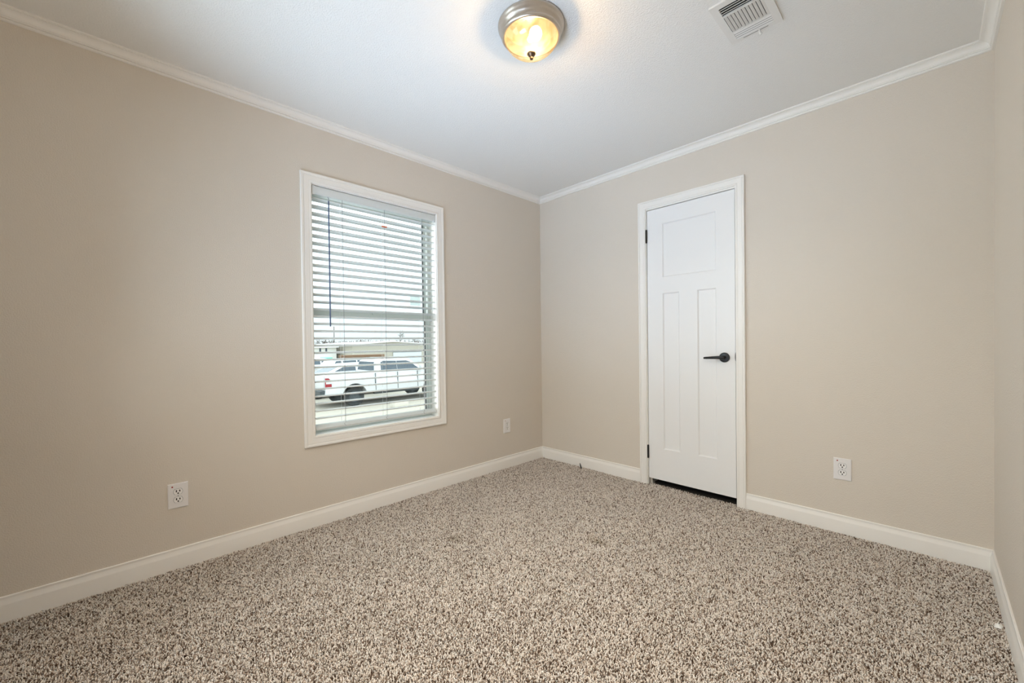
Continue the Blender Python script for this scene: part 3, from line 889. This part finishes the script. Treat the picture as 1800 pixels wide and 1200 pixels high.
def suv(loc, rotz, label, name='suv', hgt=1.62, length=4.5, group=None):
    t = thing(name, loc, label, 'car', group, rot=(0, 0, rotz))
    k = length / 4.5
    hw = 0.90
    low = 0.36
    b = [(0.05, low + 0.1), (0.42 * k, low)] + [(0.88 * k - 0.42 * math.cos(a), 0.36 + 0.42 * math.sin(a)) for a in np.linspace(0.05, PI - 0.05, 10)]
    b += [(1.4 * k, low - 0.03), (3.1 * k, low - 0.03)] + [(3.62 * k - 0.42 * math.cos(a), 0.36 + 0.42 * math.sin(a)) for a in np.linspace(0.05, PI - 0.05, 10)]
    b += [(4.1 * k, low), (4.45 * k, low + 0.1), (4.5 * k, 0.72), (4.36 * k, 0.90), (3.45 * k, 1.04), (0.12, 1.05), (0.0, 0.9)]
    cabin(b, lambda z: hw - max(0, z - 0.8) * 0.15).build('body', M_CARW, t, bevel=0.025)
    ch = lambda z: hw - 0.05 - max(0, z - 1.0) * 0.32
    c = [(0.10, 1.0), (0.16, 1.15), (0.42, hgt - 0.10), (0.75, hgt - 0.02), (1.6, hgt), (2.25 * k, hgt - 0.02), (2.55 * k, hgt - 0.08), (3.50 * k, 1.03), (3.50 * k, 1.0)]
    cabin(c, ch).build('cabin', M_CARW, t, bevel=0.03)
    zt = hgt - 0.13
    for s in (-1, 1):
        side_panel(t, 'window', [(0.42, 1.10), (0.95, 1.08), (0.95, zt), (0.62, zt - 0.01)], s, M_CARGLASS, 0.006, ch)
        side_panel(t, 'window', [(1.05, 1.08), (1.85 * k, 1.08), (1.85 * k, zt + 0.01), (1.05, zt)], s, M_CARGLASS, 0.006, ch)
        side_panel(t, 'window', [(1.93 * k, 1.08), (3.12 * k, 1.08), (2.5 * k, zt - 0.02), (2.3 * k, zt + 0.01), (1.93 * k, zt + 0.01)], s, M_CARGLASS, 0.006, ch)
        side_panel(t, 'headlight', [(4.05 * k, 0.74), (4.42 * k, 0.70), (4.38 * k, 0.86), (4.1 * k, 0.88)], s * (hw - 0.01), M_RIM)
        side_panel(t, 'tail_light', [(0.03, 0.82), (0.22, 0.85), (0.18, 1.02), (0.08, 1.02)], s * (hw - 0.02), M_TAIL)
        MB().box((3.02 * k, s * (hw + 0.06) - 0.08, 1.06), (3.14 * k, s * (hw + 0.06) + 0.08, 1.18)).build('side_mirror', M_CARW, t, bevel=0.03)
    sl = (3.50 * k - 2.55 * k) / (hgt - 0.08 - 1.03)
    MB().prism([(-0.74, 1.08), (0.74, 1.08), (0.62, hgt - 0.12), (-0.62, hgt - 0.12)],
               lambda p, q: (3.50 * k - (q - 1.03) * sl - 0.02, p, q), lambda p, q: (3.50 * k - (q - 1.03) * sl + 0.03, p, q)).build('windshield', M_CARGLASS, t, smooth=0)
    for x in (0.88 * k, 3.62 * k):
        for s in (-1, 1):
            wheel(t, x, s * (hw - 0.13), 0.34, 0.22, s)
    return t

# pickup: tail at y = 5.45, flank on x = -13.2, nose towards +y
pickup((-13.2 - 0.98, 5.52, GZ), PI / 2, 'white crew cab pickup truck with red tail light, nearest outside the window')
s1 = suv((-17.4, 10.2, GZ), -PI / 2, 'white sport utility car facing left directly behind the pickup bed', hgt=1.53, length=4.7)
s2 = copy_tree(s1)
s2.location = (-24.9, 9.5, GZ)
s2.rotation_euler = (0, 0, PI / 2)
s2['label'] = 'white car farther back, its roof above the car behind the pickup'
s3 = copy_tree(s1)
s3.location = (-28.2, 11.3, GZ)
s3.rotation_euler = (0, 0, -PI / 2)
s3['label'] = 'white car at the far left edge of the window view'

# long low building with a shallow gable
g = thing('storage_building', (-45, 25, GZ), 'long cream metal building with shallow white gable roof beyond the vehicles', 'building')
gc = (-45, 25, GZ)
m = MB()
m.prism([(19.9, GZ), (29.9, GZ), (29.9, 1.13), (25.1, 1.44), (19.9, 1.13)], lambda p, q: (-45, p, q), lambda p, q: (-60, p, q))
m.build('wall', M_SIDING, g, gc, smooth=0)
m = MB()
m.prism([(19.5, 1.10), (25.1, 1.43), (30.3, 1.10), (30.3, 1.20), (25.1, 1.54), (19.5, 1.20)], lambda p, q: (-44.7, p, q), lambda p, q: (-60.2, p, q))
m.build('roof', M_ROOF, g, gc, smooth=0)
MB().box((-44.95, 25.1, GZ), (-44.88, 29.2, 0.1)).build('roller_door', M_ROLL, g, gc, smooth=0)
MB().box((-44.95, 25.1, 0.1), (-44.86, 29.2, 0.22)).build('door_header', M_SEAM, g, gc, smooth=0)
sh = thing('white_shed', (-48, 17.5, GZ), 'white building with two small dark windows at the left beyond the cars', 'building')
shc = (-48, 17.5, GZ)
MB().box((-55, 15.8, GZ), (-48, 19.2, 0.85)).build('wall', M_WHITE_B, sh, shc, smooth=0)
for y in (17.3, 18.0):
    MB().box((-48.03, y - 0.1, 0.25), (-47.97, y + 0.1, 0.75)).build('window', M_CARGLASS, sh, shc, smooth=0)
MB().box((-55.3, 15.6, 0.82), (-47.7, 19.4, 0.95)).build('roof', M_ROOF, sh, shc, smooth=0)
tag(MB().box((-35.5, 13.0, GZ), (-34.4, 13.7, 0.02)).build('storage_container', M_TEAL, bevel=0.04), 'turquoise container at the far left beyond the cars', 'container')
m = MB()
for k in range(4):
    for j in range(3):
        m.box((-37.2 + k * 0.22, 15.3, -0.25 + j * 0.13), (-37.0 + k * 0.22, 19.6, -0.14 + j * 0.13))
m.box((-37.2, 15.6, GZ), (-36.3, 15.9, -0.25)); m.box((-37.2, 18.9, GZ), (-36.3, 19.2, -0.25))
tag(m.build('lumber_stack', M_LUMBER, smooth=0), 'long brown stack of lumber in front of the cream building', 'lumber')
tag(MB().box((-14.6 + 2.6, 7.55, GZ), (-14.6 + 3.0, 8.1, GZ + 0.2)).build('concrete_block', M_BLOCK, bevel=0.02), 'pale concrete block on the gravel on the near side of the pickup', 'block')
tag(MB().tube([(-70, 27.2, GZ), (-70, 27.2, 4.4)], [0.09, 0.06], 8).build('utility_pole', M_BARK), 'thin utility pole rising beyond the white building', 'pole')

# bare winter trees
def branches(mb, p, d, ln, r, depth):
    q = p + d * ln
    mb.tube([p, q], [r, r * 0.65], 5, caps=False)
    if depth == 0:
        return
    for k in range(3 if depth > 1 else 4):
        nd = (d + Vector((random.uniform(-.8, .8), random.uniform(-.8, .8), random.uniform(-.1, .6)))).normalized()
        branches(mb, p + d * ln * random.uniform(0.6, 1.0), nd, ln * random.uniform(0.55, 0.8), r * 0.6, depth - 1)
def bare_tree(x, y, h, label):
    t = thing('bare_tree', (x, y, GZ), label, 'tree', 'bare trees on the horizon')
    MB().tube([(0, 0, 0), (0.05, 0, h * 0.35)], [h * 0.022, h * 0.015], 7).build('trunk', M_BARK, t)
    mb = MB()
    branches(mb, Vector((0.05, 0, h * 0.33)), Vector((0, 0, 1)), h * 0.24, h * 0.014, 4)
    mb.build('crown', M_BARK, t, smooth=0)
    return t
bare_tree(-75, 42.6, 6.0, 'large bare tree standing behind the cream building roof')
bare_tree(-80, 49.0, 4.6, 'smaller bare tree right of the large one behind the roof')
m = MB()
for k in range(420):
    y = random.uniform(10, 75)
    x = -110 + random.uniform(-8, 8)
    h = random.uniform(2.2, 3.9)
    m.tube([(x, y, GZ), (x + random.uniform(-.3, .3), y + random.uniform(-.4, .4), GZ + h)], [0.14, 0.05], 4, caps=False)
    for j in range(5):
        z = GZ + h * random.uniform(0.4, 0.9)
        m.tube([(x, y, z), (x + random.uniform(-1, 1), y + random.uniform(-1, 1), z + random.uniform(.3, 1.0))], [0.06, 0.02], 4, caps=False)
tag(m.build('woodland', M_BARK, smooth=0), 'grey brown line of bare woodland on the horizon', 'woodland', kind='stuff')
